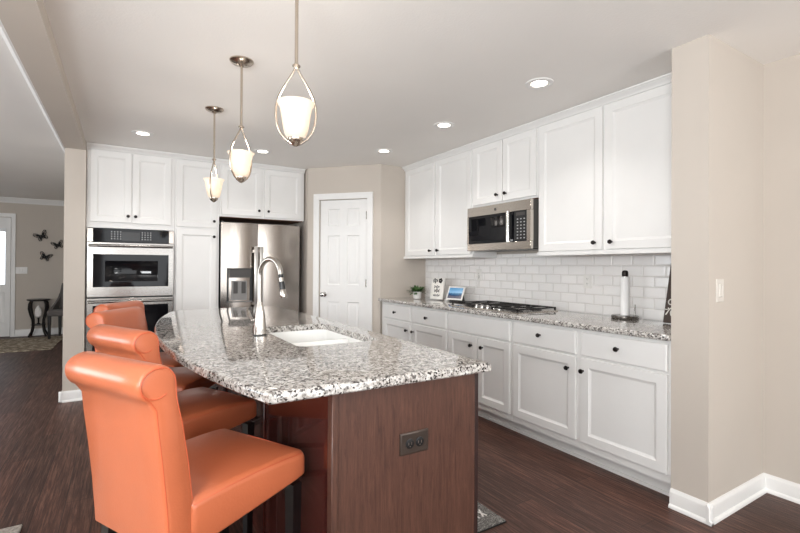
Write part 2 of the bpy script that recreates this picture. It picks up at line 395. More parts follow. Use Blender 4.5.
# latch plate at the jamb
# baseboards
def baseboard(name, pts, inward, label, h=.1):
    mb = MB()
    for (a, b), n_ in zip(zip(pts, pts[1:]), inward):
        a, b, n_ = Vector((*a, 0)), Vector((*b, 0)), Vector((*n_, 0))
        d = (b-a).normalized()
        prof = [(0, 0), (.026, 0), (.026, .008), (.022, .016), (.014, .02), (.014, h-.02), (.011, h-.012), (.006, h-.006), (.004, h), (0, h)]
        mb.loops([[a+n_*p+Z*q for p, q in prof], [b+n_*p+Z*q for p, q in prof]])
    return struct(name, mb, M['trim'], label, 'baseboard')
e = .026
baseboard('baseboard_partition', [(PX, PY1), (PX, PY0-e)], [(-1, 0)], 'white baseboard on the left face of the wall end', .098)
baseboard('baseboard_partition_front', [(PX-e, PY0), (XW, PY0)], [(0, -1)], 'white baseboard on the front face of the wall end', .098)
baseboard('baseboard_right', [(XW, PY0), (XW, -3.4)], [(-1, 0)], 'white baseboard at the far right photo edge', .098)
baseboard('baseboard_stub', [(-.475-e, 5.16), (-.313, 5.16)], [(0, -1)], 'white baseboard on the wall end left of the ovens', .098)
baseboard('baseboard_hall', [(-.475, 5.16-e), (-.475, 10.3)], [(-1, 0)], 'white baseboard along the living room side of the stub wall', .098)
baseboard('baseboard_living', [(-1.63, 10.3), (-.475, 10.3)], [(0, -1)], 'white baseboard under the butterflies', .12)
baseboard('baseboard_pantry', [(PB.x, PB.y), (2.52, PB.y)], [(0, -1)], 'short white baseboard beside the counter end', .098)
# living room crown
mb = MB()
def crown(mb, a, b, n_, dz=.09, dp=.075):
    a, b, n_ = Vector(a), Vector(b), Vector(n_)
    prof = [(0, 0), (0, -dz), (.012, -dz), (.016, -dz+.016), (.034, -dz*.62), (.056, -dz*.3), (dp-.006, -.014), (dp, -.012), (dp, 0)]
    mb.loops([[a+n_*p+Z*q for p, q in prof], [b+n_*p+Z*q for p, q in prof]])
crown(mb, (-4.5, 10.3, CEIL), (-.475, 10.3, CEIL), (0, -1, 0)); struct('trim_1', mb, M['trim'], 'white crown moulding at the top of the butterfly wall', 'crown moulding')
mb = MB(); crown(mb, (-.475, -3.4, CEIL), (-.475, 10.3, CEIL), (-1, 0, 0), .09, .06); struct('trim_2', mb, M['trim'], 'white crown moulding along the living room side of the header beam', 'crown moulding')
# backsplash
mb = MB(); mb.box((XW-.008, PY1, .905), (XW, PB.y, 1.392)); o = struct('wall_backsplash', mb, M['tile'], 'white subway tile backsplash behind the cooktop', 'backsplash')
# front door in the living room
d2 = sthing('door_2', 'white front door with blinds at the far left edge', 'door', (-2.15, 10.3, 0))
mb = MB(); o2 = (-2.15, 10.3, 0)
x0, x1 = -2.6, -1.69
STW = .07
mb.box((x0, 10.262, .01), (x0+STW, 10.297, 2.09)); mb.box((x1-STW, 10.262, .01), (x1, 10.297, 2.09)); mb.box((x0+STW, 10.262, 1.88), (x1-STW, 10.297, 2.09)); mb.box((x0+STW, 10.262, .78), (x1-STW, 10.297, .92)); mb.box((x0+STW, 10.262, .01), (x1-STW, 10.297, .25))
mb.rings((Vector((x0+STW, 10.29, .25)), X, Z, -Y), x1-x0-2*STW, .53, [(0, 0), (0, .022), (.02, .01), (.05, .01), (.07, .02)])
mb.build('leaf', M['trim'], d2, o2)
mb = MB(); mb.box((x1+.003, 10.275, 0), (x1+.062, 10.299, 2.165)); mb.box((x0-.062, 10.275, 0), (x0-.003, 10.299, 2.165)); mb.box((x0-.003, 10.275, 2.1), (x1+.003, 10.299, 2.165)); mb.build('casing', M['trim'], d2, o2)
mb = MB(); mb.box((x0+STW, 10.282, .92), (x1-STW, 10.288, 1.88)); mb.build('pane', M['daylightglass'], d2, o2)
mb = MB()
for k in range(24): mb.box((x0+.08, 10.258, .95+k*.037), (x1-.078, 10.272, .962+k*.037))
mb.box((x0+STW, 10.25, 1.84), (x1-.064, 10.275, 1.9))
mb.build('blind', M['blind'], d2, o2)
mb = MB(); mb.box((x0, 10.25, 0), (x1, 10.298, .014)); mb.build('threshold', M['board'], d2, o2)

# ---------------------------------------------------------------- cabinetry
def rings_door(t=.02, fw=.055):
    return [(0, 0), (0, t-.002), (.002, t), (fw, t), (fw+.003, t-.003), (fw+.016, t-.009), (fw+.018, t-.009)]
def slab_front(t=.02): return [(0, 0), (0, t-.005), (.006, t), (.007, t)]
def knob(name, p, W, parent, org):
    U = W.cross(Z).normalized()
    mb = MB(); mb.lathe([(.007, 0), (.006, .012), (.013, .018), (.0155, .024), (.013, .031), (.004, .033)], p, 16, (U, Z, W)); return mb.build(name, M['knob'], parent, org)
class Face:
    """front of a cabinet: axis along the run, outward normal W, plane coordinate"""
    def __init__(s, kind, plane): s.k = kind; s.p = plane
    def fr(s, a, z):
        if s.k == 'R': return (Vector((s.p, a, z)), Y, Z, -X)
        return (Vector((a, s.p, z)), X, Z, -Y)
    def pt(s, a, z, d=0):
        return Vector((s.p-d, a, z)) if s.k == 'R' else Vector((a, s.p-d, z))
def front(face, a0, a1, z0, z1, name, parent, org, kn=None, shaker=True, t=.02, fw=.055):
    a0, a1 = sorted((a0, a1))
    mb = MB(); mb.rings(face.fr(a0, z0), a1-a0, z1-z0, rings_door(t, fw) if shaker else slab_front(t))
    d = mb.build(name, M['cab'], parent, org, ang=20)
    if kn: knob('knob', face.pt(kn[0], kn[1], t), -X if face.k == 'R' else -Y, d, org)
    return d
# right run uppers: carcass front X 2.82, door face 2.80
UF = Face('R', 2.82)
def upper(y0, y1, z0, z1, doors, label, rail=True):
    t = thing('upper_cabinet', label, 'cabinet', (2.97, (y0+y1)/2, z0)); org = t.location.copy()
    mb = MB(); mb.box((2.82, y0, z0), (XW-.009, y1, z1)); mb.build('body', M['cab'], t, org)
    mb = MB(); mb.box((2.825, y0+.018, z0-.004), (XW-.012, y1-.018, z0)); mb.build('underside', M['rawwood'], t, org)
    if rail:
        mb = MB(); mb.prism([(2.803, y0, z0-.026), (XW-.012, y0, z0-.026), (XW-.012, y0+.018, z0-.026), (2.821, y0+.018, z0-.026), (2.821, y1, z0-.026), (2.803, y1, z0-.026)], (0, 0, .026)); mb.build('light_rail', M['cab'], t, org)
    for a0, a1, dz0, dz1, kn in doors: front(UF, a0, a1, dz0, dz1, 'door', t, org, kn)
    return t
upper(3.252, 4.476, 1.386, 2.42, [(3.868, 4.425, 1.392, 2.381, (3.925, 1.44)), (3.275, 3.826, 1.392, 2.382, (3.79, 1.44))], 'white two-door wall cabinet above the potted plant')
upper(2.474, 3.249, 1.828, 2.42, [(2.865, 3.235, 1.845, 2.381, (2.915, 1.905)), (2.488, 2.853, 1.845, 2.381, (2.812, 1.905))], 'short white two-door wall cabinet above the microwave', False)
upper(1.287, 2.471, 1.386, 2.42, [(1.9, 2.452, 1.392, 2.381, (1.952, 1.442)), (1.322, 1.876, 1.392, 2.381, (1.826, 1.442))], 'large white two-door wall cabinet above the paper towels')
# crown along the wall cabinets
def cabcrown(mb, a, b, n_):
    a, b, n_ = Vector(a), Vector(b), Vector(n_)
    prof = [(-.02, 0), (-.02, -.046), (.012, -.046), (.014, -.040), (.018, -.034), (.026, -.024), (.036, -.018), (.038, -.013), (.046, -.011), (.047, 0)]
    mb.loops([[a+n_*p+Z*q for p, q in prof], [b+n_*p+Z*q for p, q in prof]])
mb = MB(); cabcrown(mb, (2.82, 1.28, CEIL-.003), (2.82, 4.477, CEIL-.003), (-1, 0, 0)); struct('trim_3', mb, M['cab'], 'white crown strip along the top of the right wall cabinets', 'crown moulding')
mb = MB(); cabcrown(mb, (-.312, 5.25, CEIL-.003), (1.855, 5.25, CEIL-.003), (0, -1, 0)); struct('trim_4', mb, M['cab'], 'white crown strip along the top of the oven and refrigerator cabinets', 'crown moulding')
# base run: carcass front X 2.505, door face 2.485, top z .876
BF = Face('R', 2.505)
def base(y0, y1, fronts, label):
    t = thing('base_cabinet', label, 'cabinet', (2.8, (y0+y1)/2, 0)); org = t.location.copy()
    mb = MB(); mb.box((2.505, y0, .105), (XW-.009, y1, .8755)); mb.build('body', M['cab'], t, org)
    mb = MB(); mb.box((2.592, y0, 0), (2.7, y1, .1045)); mb.box((2.582, y0, 0), (2.592, y1, .018)); mb.build('toe_kick', M['cab'], t, org)
    for kind, a0, a1, z0, z1, kn in fronts: front(BF, a0, a1, z0, z1, kind, t, org, kn, kind == 'door')
    return t
base(3.216, 4.45, [('drawer', 3.84, 4.384, .705, .855, (4.128, .778)), ('drawer', 3.238, 3.795, .705, .855, (3.54, .775)), ('door', 3.84, 4.384, .155, .69, (3.893, .612)), ('door', 3.238, 3.795, .155, .69, (3.778, .612))], 'white base cabinet beside the pantry door, below the potted plant')
base(2.443, 3.213, [('drawer', 2.457, 3.205, .705, .855, None), ('door', 2.822, 3.205, .155, .69, (2.885, .612)), ('door', 2.457, 2.812, .155, .69, (2.752, .612))], 'white base cabinet under the cooktop with a wide knobless drawer front')
base(1.282, 2.44, [('drawer', 1.873, 2.418, .705, .855, (2.162, .792)), ('drawer', 1.299, 1.832, .705, .855, (1.58, .786)), ('door', 1.873, 2.418, .155, .69, (1.926, .61)), ('door', 1.299, 1.832, .155, .69, (1.815, .61))], 'white base cabinet beside the wall end, below the paper towels')
# back wall tall cabinets: carcass front Y 5.255, door face 5.235
KF = Face('B', 5.255)
ov = thing('oven_cabinet', 'tall white cabinet around the double oven', 'cabinet', (.065, 5.5, 0)); org = ov.location.copy()
mb = MB(); mb.box((-.311, 5.255, .1), (-.303, 5.82, 2.42)); mb.box((.447, 5.255, .1), (.4425, 5.82, 2.42)); mb.box((-.303, 5.255, 1.63), (.4425, 5.82, 2.42)); mb.box((-.303, 5.255, .1), (.4425, 5.82, .32)); mb.box((-.303, 5.75, .32), (.4425, 5.82, 1.63)); mb.box((-.311, 5.32, 0), (.447, 5.4, .1))
mb.build('body', M['cab'], ov, org)
front(KF, -.282, .059, 1.689, 2.379, 'door', ov, org, (.032, 1.752)); front(KF, .068, .414, 1.685, 2.379, 'door', ov, org, (.096, 1.752)); front(KF, -.282, .414, .13, .3, 'drawer', ov, org, (.066, .215), False)
pc = thing('pantry_cabinet', 'tall narrow white cabinet between oven and refrigerator', 'cabinet', (.668, 5.5, 0)); org = pc.location.copy()
mb = MB(); mb.box((.449, 5.255, .1), (.888, 5.82, 2.42)); mb.box((.449, 5.32, 0), (.888, 5.4, .1)); mb.build('body', M['cab'], pc, org)
front(KF, .465, .862, 1.678, 2.383, 'door', pc, org, (.833, 1.748)); front(KF, .465, .862, .13, 1.652, 'door', pc, org, (.833, 1.58))
fc = thing('refrigerator_cabinet', 'white two-door cabinet above the refrigerator', 'cabinet', (1.37, 5.5, 1.81)); org = fc.location.copy()
mb = MB(); mb.box((.89, 5.255, 1.812), (1.855, 5.82, 2.42)); mb.build('body', M['cab'], fc, org)
mb = MB(); mb.box((.91, 5.262, 1.807), (1.835, 5.81, 1.812)); mb.build('underside', M['rawwood'], fc, org)
front(KF, .912, 1.344, 1.834, 2.383, 'door', fc, org, (1.313, 1.897)); front(KF, 1.378, 1.822, 1.83, 2.383, 'door', fc, org, (1.42, 1.897))
# ---------------------------------------------------------------- slabs
def slab(mb, outline, z0, z1, hole=None, r=.012):
    """outline counter-clockwise (x,y); eased upper edge, optional hole"""
    n = len(outline); P = [Vector((*p, 0)) for p in outline]; nr = []
    for i in range(n):
        a = (P[i]-P[i-1]).normalized(); b = (P[(i+1) % n]-P[i]).normalized()
        na = Vector((a.y, -a.x, 0)); nb = Vector((b.y, -b.x, 0)); m = (na+nb).normalized(); k = 1/max(.5, m.dot(na)); nr.append(m*k)
    prof = [(.005, z0), (0, z0+.005)]+[(r-r*math.cos(t), z1-r+r*math.sin(t)) for t in (0, .4, .8, 1.2, math.pi/2)]
    rings = [[P[i]-nr[i]*ins+Z*z for i in range(n)] for ins, z in prof]
    vr = mb.loops(rings, True, False, False)
    for ring, z in ((vr[-1], z1), (vr[0], z0)):
        es = [mb.bm.edges.get((ring[i], ring[(i+1) % n])) for i in range(n)]
        if hole:
            hv = [mb.bm.verts.new((x, y, z)) for x, y in hole]
            es += [mb.bm.edges.new((hv[i], hv[(i+1) % len(hv)])) for i in range(len(hv))]
            if z == z1: htop = hv
            else: hbot = hv
        bmesh.ops.triangle_fill(mb.bm, use_beauty=True, use_dissolve=False, edges=es)
    if hole:
        m = len(hole)
        for i in range(m): mb.bm.faces.new((htop[i], htop[(i+1) % m], hbot[(i+1) % m], hbot[i]))
mb = MB(); slab(mb, [(2.463, 1.279), (XW-.009, 1.279), (XW-.009, PB.y-.001), (2.463, PB.y-.001)], .876, .909)
ct = mb.build('countertop', M['granite'], None, (2.79, 2.85, .876)); tag(ct, 'speckled granite countertop along the right wall under the wall cabinets', 'countertop')
# island top
IZ0, IZ1 = .876, .910
def rrect(x0, y0, x1, y1, r, n=6):
    out = []
    for cx, cy, a in ((x1-r, y0+r, -90), (x1-r, y1-r, 0), (x0+r, y1-r, 90), (x0+r, y0+r, 180)):
        for k in range(n+1):
            t = R(a+90*k/n); out.append((cx+r*math.cos(t), cy+r*math.sin(t)))
    return out
arc = []
for k in range(25):
    y = 4.0-(4.0-1.252)*k/24; s_ = (y-2.63)/1.375
    arc.append((.143+.2*abs(s_)**2.1, y))
outl = [(1.165, 1.243), (1.172, 3.96), (1.14, 4.002)]+[(arc[0][0]+.02, 4.002)]+arc[1:-1]+[(.346, 1.254)]
sinkhole = rrect(.655, 1.9, 1.06, 2.62, .05)
mb = MB(); slab(mb, outl, IZ0, IZ1, sinkhole)
it = mb.build('island_countertop', M['granite'], None, (.7, 2.6, IZ0), ang=30); tag(it, 'speckled granite island top with a bowed seating edge and sink cutout', 'countertop')
# ---------------------------------------------------------------- island base
isl = thing('kitchen_island', 'dark cherry wood island base under the bowed granite top', 'kitchen island', (.84, 2.6, 0)); org = isl.location.copy()
IX0, IX1, IY0, IY1 = .548, 1.15, 1.29, 3.95
mb = MB(); mb.box((IX0+.012, IY0+.02, 0), (IX1-.06, IY0+.06, .86)); mb.box((IX0+.012, IY1-.06, 0), (IX1-.03, IY1-.02, .875)); mb.box((IX0+.012, IY0+.02, 0), (IX0+.05, IY1-.02, .875)); mb.box((IX1-.06, IY0+.02, .1), (IX1-.03, IY1-.02, .875)); mb.box((IX0+.012, IY0+.02, .1), (IX1-.03, IY1-.02, .12)); mb.box((IX1-.11, IY0+.02, 0), (IX1-.1, IY1-.02, .1)); mb.build('body', M['cherry_side'], isl, org)
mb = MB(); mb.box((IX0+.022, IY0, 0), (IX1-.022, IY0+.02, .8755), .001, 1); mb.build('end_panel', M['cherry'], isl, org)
mb = MB(); mb.box((IX0, IY0-.006, 0), (IX0+.022, IY0+.03, .8755), .002, 1); mb.build('corner_post', M['cherry'], isl, org)
mb = MB(); mb.box((IX1-.022, IY0+.002, 0), (IX1-.002, IY0+.03, .8755), .002, 1); mb.build('corner_post', M['cherryshade'], isl, org)
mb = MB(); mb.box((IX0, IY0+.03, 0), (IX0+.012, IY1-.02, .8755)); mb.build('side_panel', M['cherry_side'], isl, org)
for y in (2.07, 2.96):
    mb = MB(); mb.box((IX0-.008, y-.03, 0), (IX0, y+.03, .8755), .002, 1); mb.build('stile', M['cherry_side'], isl, org)
mb = MB(); mb.box((IX0+.0, IY1-.02, 0), (IX1-.02, IY1, .8755)); mb.build('end_panel', M['cherry_side'], isl, org)
ys_ = [1.33, 1.86, 2.26, 2.66, 3.28, 3.92]
for a, b in zip(ys_, ys_[1:]):
    mb = MB(); mb.rings((Vector((IX1-.03, a+.006, .14)), Y, Z, X), b-a-.012, .71, rings_door()); d = mb.build('door', M['cherry_side'], isl, org, ang=20)
    knob('knob', Vector((IX1-.01, b-.05, .78)), X, d, org)
# bronze outlet on the island end
def outlet(name, label, fr, w, h, plate_m, rec, recm, slotm, extra=None):
    o, U, V, W = fr
    t = thing(name, label, 'power outlet', o); org = o.copy()
    mb = MB(); mb.rings((o-U*(w/2)-V*(h/2), U, V, W), w, h, [(0, 0), (0, .003), (.004, .006), (.005, .006)]); mb.build('cover_plate', plate_m, t, org)
    for (cu, cv) in rec:
        c = o+U*cu+V*cv
        mb = MB(); mb.lathe([(.0165, .006), (.0165, .008), (.015, .0085)], c, 20, (U, V, W)); r_ = mb.build('receptacle', recm, t, org)
        mb = MB()
        for du in (-.006, .006):
            a = c+U*du-V*.004+W*.0086; mb.prism([a-U*.001, a+U*.001, a+U*.001+V*.009, a-U*.001+V*.009], W*.0006)
        mb.lathe([(.002, .0086), (.002, .0092)], c-V*.009, 8, (U, V, W)); mb.build('slots', slotm, r_, org)
    return t
outlet('power_outlet', 'bronze duplex outlet plate on the dark wood island end', (Vector((.853, IY0-.0005, .662)), X, Z, -Y), .116, .074, M['bronzeplate'], [(-.02, 0), (.02, 0)], M['black'], M['slotpale'])
outlet('power_outlet', 'white outlet on the tile left of the paper towel holder', (Vector((XW-.0085, 2.236, 1.16)), Y, Z, -X), .075, .112, M['plate'], [(0, .02), (0, -.02)], M['plate'], M['slot'])
outlet('power_outlet', 'white outlet on the tile above the left end of the cooktop', (Vector((XW-.0085, 3.51, 1.185)), Y, Z, -X), .075, .118, M['plate'], [(0, .02), (0, -.02)], M['plate'], M['slot'])
def switch(label, fr, w, h, n, pm='switch'):
    o, U, V, W = fr; t = thing('light_switch', label, 'light switch', o); org = o.copy()
    mb = MB(); mb.rings((o-U*(w/2)-V*(h/2), U, V, W), w, h, [(0, 0), (0, .003), (.004, .006), (.005, .006)]); mb.build('cover_plate', M[pm], t, org)
    for k in range(n):
        c = o+U*((k-(n-1)/2)*.046)
        mb = MB(); mb.rings((c-U*.016-V*.033, U, V, W), .032, .066, [(0, .006), (0, .008), (.002, .011), (.004, .009)]); mb.build('rocker', M[pm], t, org)
    return t
switch('white light switch on the front of the right wall end', (Vector((2.596, PY0-.0005, 1.152)), X, Z, -Y), .076, .118, 1)
switch('white wide switch plate beside the front door under the butterflies', (Vector((-1.545, 10.2995, 1.165)), X, Z, -Y), .165, .118, 3, 'trim')

# ---------------------------------------------------------------- sink and faucet
sk = thing('kitchen_sink', 'white double-bowl sink set under the island granite', 'sink', (.857, 2.26, .66)); org = sk.location.copy()
def bowl(y0, y1, d):
    mb = MB()
    out = rrect(.628, y0-.026, 1.085, y1+.026, .06); top = rrect(.652, y0, 1.063, y1, .05); mid = rrect(.662, y0+.01, 1.053, y1-.01, .055); bot = rrect(.70, y0+.05, 1.015, y1-.05, .05)
    mb.loops([[(x, y, .850) for x, y in out], [(x, y, .8755) for x, y in out], [(x, y, .8755) for x, y in top], [(x, y, .86) for x, y in top], [(x, y, .72) for x, y in mid], [(x, y, d) for x, y in bot]], True, False, True)
    return mb
mb = MB()
b1 = rrect(.632, 1.877, 1.083, 2.643, .06); t1 = rrect(.653, 1.898, 1.062, 2.622, .05)
mb.loops([[(x, y, .70) for x, y in rrect(.645, 1.89, 1.07, 2.63, .06)], [(x, y, .855) for x, y in b1], [(x, y, .8755) for x, y in b1], [(x, y, .8755) for x, y in t1], [(x, y, .70) for x, y in rrect(.66, 1.905, 1.055, 2.615, .05)], [(x, y, .68) for x, y in rrect(.69, 1.935, 1.025, 2.585, .05)]], True, False, True)
mb.build('basin', M['porcelain'], sk, org)
mb = MB(); mb.box((.657, 2.245, .69), (1.058, 2.285, .868), .014, 3); mb.build('divider', M['porcelain'], sk, org)
for y in (2.1, 2.45):
    mb = MB(); mb.lathe([(.04, .681), (.04, .684), (.03, .683), (.01, .682)], (.857, y, 0), 20); mb.build('drain', M['chrome'], sk, org)
fa = thing('faucet', 'satin steel gooseneck pull-down faucet beside the island sink', 'faucet', (.596, 2.345, IZ1)); org = fa.location.copy()
fx, fy = .596, 2.345
mb = MB()
def sq(hx, z, c=(fx, fy)): return [(x, y, z) for x, y in rrect(c[0]-hx, c[1]-hx, c[0]+hx, c[1]+hx, hx*.45, 3)]
mb.loops([sq(.031, IZ1+.006), sq(.031, IZ1+.03), sq(.024, 1.02), sq(.017, 1.06), sq(.014, 1.08)]); mb.build('base', M['faucetsteel'], fa, org)
mb = MB(); mb.loops([sq(.034, IZ1), sq(.034, IZ1+.006)]); mb.build('gasket', M['black'], fa, org)
fd = Vector((.36, -.933, 0)).normalized(); rr_ = .085
pts = [Vector((fx, fy, 1.075)), Vector((fx, fy, 1.12)), Vector((fx, fy, 1.17)), Vector((fx, fy, 1.215))]
for k in range(1, 15):
    t = math.pi*k/14*.97; pts.append(Vector((fx, fy, 1.215))+fd*(rr_-rr_*math.cos(t))+Z*(rr_*math.sin(t)))
mb = MB(); mb.tube(pts, .0132, 14); mb.build('spout', M['faucetsteel'], fa, org)
tdir = (pts[-1]-pts[-2]).normalized(); e0 = pts[-1]
for a_, b_, r_ in ((-.002, .016, .0125), (.036, .075, .0135)):
    mb = MB(); mb.tube([e0+tdir*a_, e0+tdir*b_], r_, 14); mb.build('grip_band', M['black'], fa, org)
mb = MB(); mb.tube([e0+tdir*.016, e0+tdir*.036], .0122, 14); mb.build('collar', M['faucetsteel'], fa, org)
mb = MB(); mb.tube([e0+tdir*.075, e0+tdir*.082, e0+tdir*.112, e0+tdir*.118], [.0135, .0155, .019, .016], 14); mb.build('spray_head', M['faucetsteel'], fa, org)
mb = MB(); mb.tube([Vector((fx-.015, fy, .985)), Vector((fx-.034, fy+.004, .985)), Vector((fx-.04, fy+.02, 1.0)), Vector((fx-.042, fy+.05, 1.03))], [.012, .011, .007, .006], 10); mb.build('handle', M['faucetsteel'], fa, org)

# ---------------------------------------------------------------- double wall oven
do = thing('double_wall_oven', 'stainless double wall oven with black glass doors', 'oven', (.07, 5.5, .33)); org = do.location.copy()
OX0, OX1 = -.302, .4415
mb = MB(); mb.box((OX0+.004, 5.257, .325), (OX1-.004, 5.74, 1.625)); mb.build('cavity', M['darkgap'], do, org)
mb = MB(); mb.box((OX0, 5.225, 1.492), (OX0+.047, 5.256, 1.622), .002, 1); mb.build('side_trim', M['steel'], do, org)
mb = MB(); mb.box((OX1-.047, 5.225, 1.492), (OX1, 5.256, 1.622), .002, 1); mb.build('side_trim', M['steel'], do, org)
mb = MB(); mb.box((OX0+.047, 5.222, 1.492), (OX1-.047, 5.256, 1.622), .002, 1); cp = mb.build('control_panel', M['blackglass'], do, org)
mb = MB(); mb.box((-.02, 5.2205, 1.51), (.135, 5.222, 1.595)); mb.build('display', M['black'], cp, org)
for bx in (-.105, -.08, -.055, -.03, .155, .18, .205, .23):
    mb = MB()
    for bz in (1.525, 1.548, 1.571, 1.594): mb.box((bx-.005, 5.2208, bz-.004), (bx+.005, 5.2222, bz+.004))
    mb.build('key_column', M['keys'], cp, org)
def oven_door(z0, z1, wz0, wz1, hz):
    mb = MB(); mb.box((OX0, 5.205, z0), (OX1, 5.25, z1), .003, 1); d = mb.build('door', M['steelx'], do, org)
    mb = MB(); mb.box((OX0+.049, 5.2025, wz0), (OX1-.049, 5.2055, wz1), .001, 1)
    mb.rings((Vector((OX0+.14, 5.2028, wz0+.05)), X, Z, -Y), .46, wz1-wz0-.11, [(0, 0), (0, .002), (.004, .002), (.006, .0005)])
    mb.build('window', M['blackglass'], d, org)
    mb = MB(); mb.tube([(OX0+.012, 5.165, hz), (OX1-.012, 5.165, hz)], .0135, 12)
    for hx in (OX0+.035, OX1-.035): mb.box((hx-.012, 5.165, hz-.01), (hx+.012, 5.206, hz+.01), .002, 1)
    mb.build('handle', M['steelx'], d, org)
oven_door(.955, 1.488, 1.052, 1.372, 1.455)
oven_door(.345, .945, .44, .872, .912)
# ---------------------------------------------------------------- refrigerator
rf = thing('refrigerator', 'stainless french-door refrigerator with water dispenser', 'refrigerator', (1.34, 5.5, 0)); org = rf.location.copy()
FX0, FX1, FT = .9, 1.785, 1.742
mb = MB(); mb.box((FX0+.01, 5.275, .05), (FX1-.012, 5.8, FT-.01), .004, 1); mb.box((FX0+.03, 5.3, 0), (FX1-.03, 5.78, .06)); mb.build('body', M['darkgap'], rf, org)
seam = 1.292
def bowed(mb, x0, x1, z0, z1, y, bow=.012, t=.07):
    n = 10; a = []
    for k in range(n+1):
        u = k/n; a.append((x0+(x1-x0)*u, y-bow*(1-(2*u-1)**2)))
    ring = [(x0+.004, y+t), (x0, y+.012)]+a[0:1]+a[1:-1]+a[-1:]+[(x1, y+.012), (x1-.004, y+t)]
    mb.loops([[(p, q, z0) for p, q in ring], [(p, q, z1) for p, q in ring]])
mb = MB(); bowed(mb, FX0, seam-.003, .72, FT, 5.2); dl = mb.build('door', M['steel'], rf, org)
mb = MB(); bowed(mb, seam+.003, FX1, .72, FT, 5.2); dr = mb.build('door', M['steel'], rf, org)
mb = MB(); bowed(mb, FX0, FX1, .1, .712, 5.2); fz = mb.build('freezer_drawer', M['steel'], rf, org)
for d, hx in ((dl, seam-.03), (dr, seam+.03)):
    mb = MB(); mb.box((hx-.02, 5.122, .80), (hx+.02, 5.142, 1.485), .004, 2); mb.box((hx-.009, 5.14, .83), (hx+.009, 5.205, .86)); mb.box((hx-.009, 5.14, 1.42), (hx+.009, 5.205, 1.45)); mb.build('handle', M['handlesteel'], d, org)
mb = MB(); mb.box((FX0+.08, 5.13, .655), (FX1-.08, 5.147, .69), .005, 2); mb.box((FX0+.12, 5.14, .66), (FX0+.15, 5.205, .685)); mb.box((FX1-.15, 5.14, .66), (FX1-.12, 5.205, .685)); mb.build('handle', M['chrome'], fz, org)
mb = MB(); mb.rings((Vector((.962, 5.196, .862)), X, Z, -Y), .278, .378, [(0, 0), (0, .014), (.006, .016), (.012, .014), (.014, .004)]); dp = mb.build('dispenser', M['black'], dl, org)
mb = MB(); mb.box((.985, 5.178, 1.135), (1.217, 5.1905, 1.228)); mb.build('dispenser_controls', M['darkgap'], dl, org)
mb = MB(); mb.box((1.01, 5.179, .885), (1.175, 5.191, 1.10)); mb.box((.968, 5.176, .864), (1.236, 5.182, .874)); mb.build('dispenser_well', M['nickeldark'], dl, org)
mb = MB(); mb.box((1.03, 5.172, .96), (1.075, 5.179, 1.09), .002, 1); mb.box((1.115, 5.172, .96), (1.16, 5.179, 1.09), .002, 1); mb.build('dispenser_paddle', M['darkgap'], dl, org)
for hx in (FX0+.005, FX1-.035):
    mb = MB(); mb.box((hx, 5.24, FT), (hx+.03, 5.32, FT+.02), .003, 1); mb.build('hinge_cover', M['darkgap'], rf, org)
# ---------------------------------------------------------------- microwave
mw = thing('microwave', 'stainless over-the-range microwave under the short wall cabinet', 'microwave', (2.93, 2.86, 1.41)); org = mw.location.copy()
MX, MY0, MY1, MZ0, MZ1 = 2.735, 2.478, 3.246, 1.415, 1.812
mb = MB(); mb.box((MX+.035, MY0, MZ0+.012), (XW-.009, MY1, MZ1)); mb.build('body', M['darkgap'], mw, org)
mb = MB()
for k in range(7): mb.box((2.83, MY0-.0015, 1.47+k*.045), (3.03, MY0, 1.49+k*.045))
mb.build('side_vent', M['black'], mw, org)
mb = MB(); mb.box((MX, MY0, MZ1-.085), (MX+.034, MY1, MZ1), .003, 1); mb.box((MX, MY0, MZ0), (MX+.034, MY1, MZ0+.065), .003, 1); mb.box((MX, MY1-.02, MZ0+.065), (MX+.034, MY1, MZ1-.085)); mb.box((MX, MY0, MZ0+.065), (MX+.034, MY0+.04, MZ1-.085)); mb.build('front_frame', M['steely'], mw, org)
mb = MB(); mb.box((MX-.001, 2.655, MZ0+.066), (MX+.03, MY1-.021, MZ1-.086)); md = mb.build('door', M['blackglass'], mw, org)
mb = MB(); mb.rings((Vector((MX-.0012, 2.74, MZ0+.085)), Y, Z, -X), .45, .21, [(0, 0), (0, .0015), (.003, .0015), (.005, .0003)]); mb.build('window', M['blackglass'], md, org)
mb = MB(); mb.tube([(MX-.035, 2.69, MZ0+.06), (MX-.035, 2.69, MZ1-.08)], .016, 12)
for z in (MZ0+.075, MZ1-.095): mb.box((MX-.035, 2.683, z-.01), (MX, 2.697, z+.01))
mb.build('handle', M['chrome'], md, org)
mb = MB(); mb.box((MX-.001, MY0+.041, MZ0+.066), (MX+.03, 2.652, MZ1-.086)); cp = mb.build('control_panel', M['black'], mw, org)
for iy in range(3):
    mb = MB()
    for iz in range(7): mb.box((MX-.0025, 2.535+iy*.036, 1.5+iz*.026), (MX-.001, 2.549+iy*.036, 1.509+iz*.026))
    mb.build('key_column', M['keys'], cp, org)
mb = MB(); mb.box((MX-.0025, 2.535, 1.69), (MX-.001, 2.63, 1.715)); mb.build('display', M['slot'], cp, org)
mb = MB(); mb.lathe([(.013, 0), (.013, .0015), (.010, .0015), (.0095, .0008), (.003, .0008)], (MX-.0001, 2.875, MZ1-.043), 20, (Y, Z, -X)); mb.build('emblem', M['darkgap'], mw, org)
mb = MB(); mb.box((2.80, MY0+.06, MZ0), (3.05, MY1-.06, MZ0+.012)); mb.build('underside_grille', M['darkgap'], mw, org)
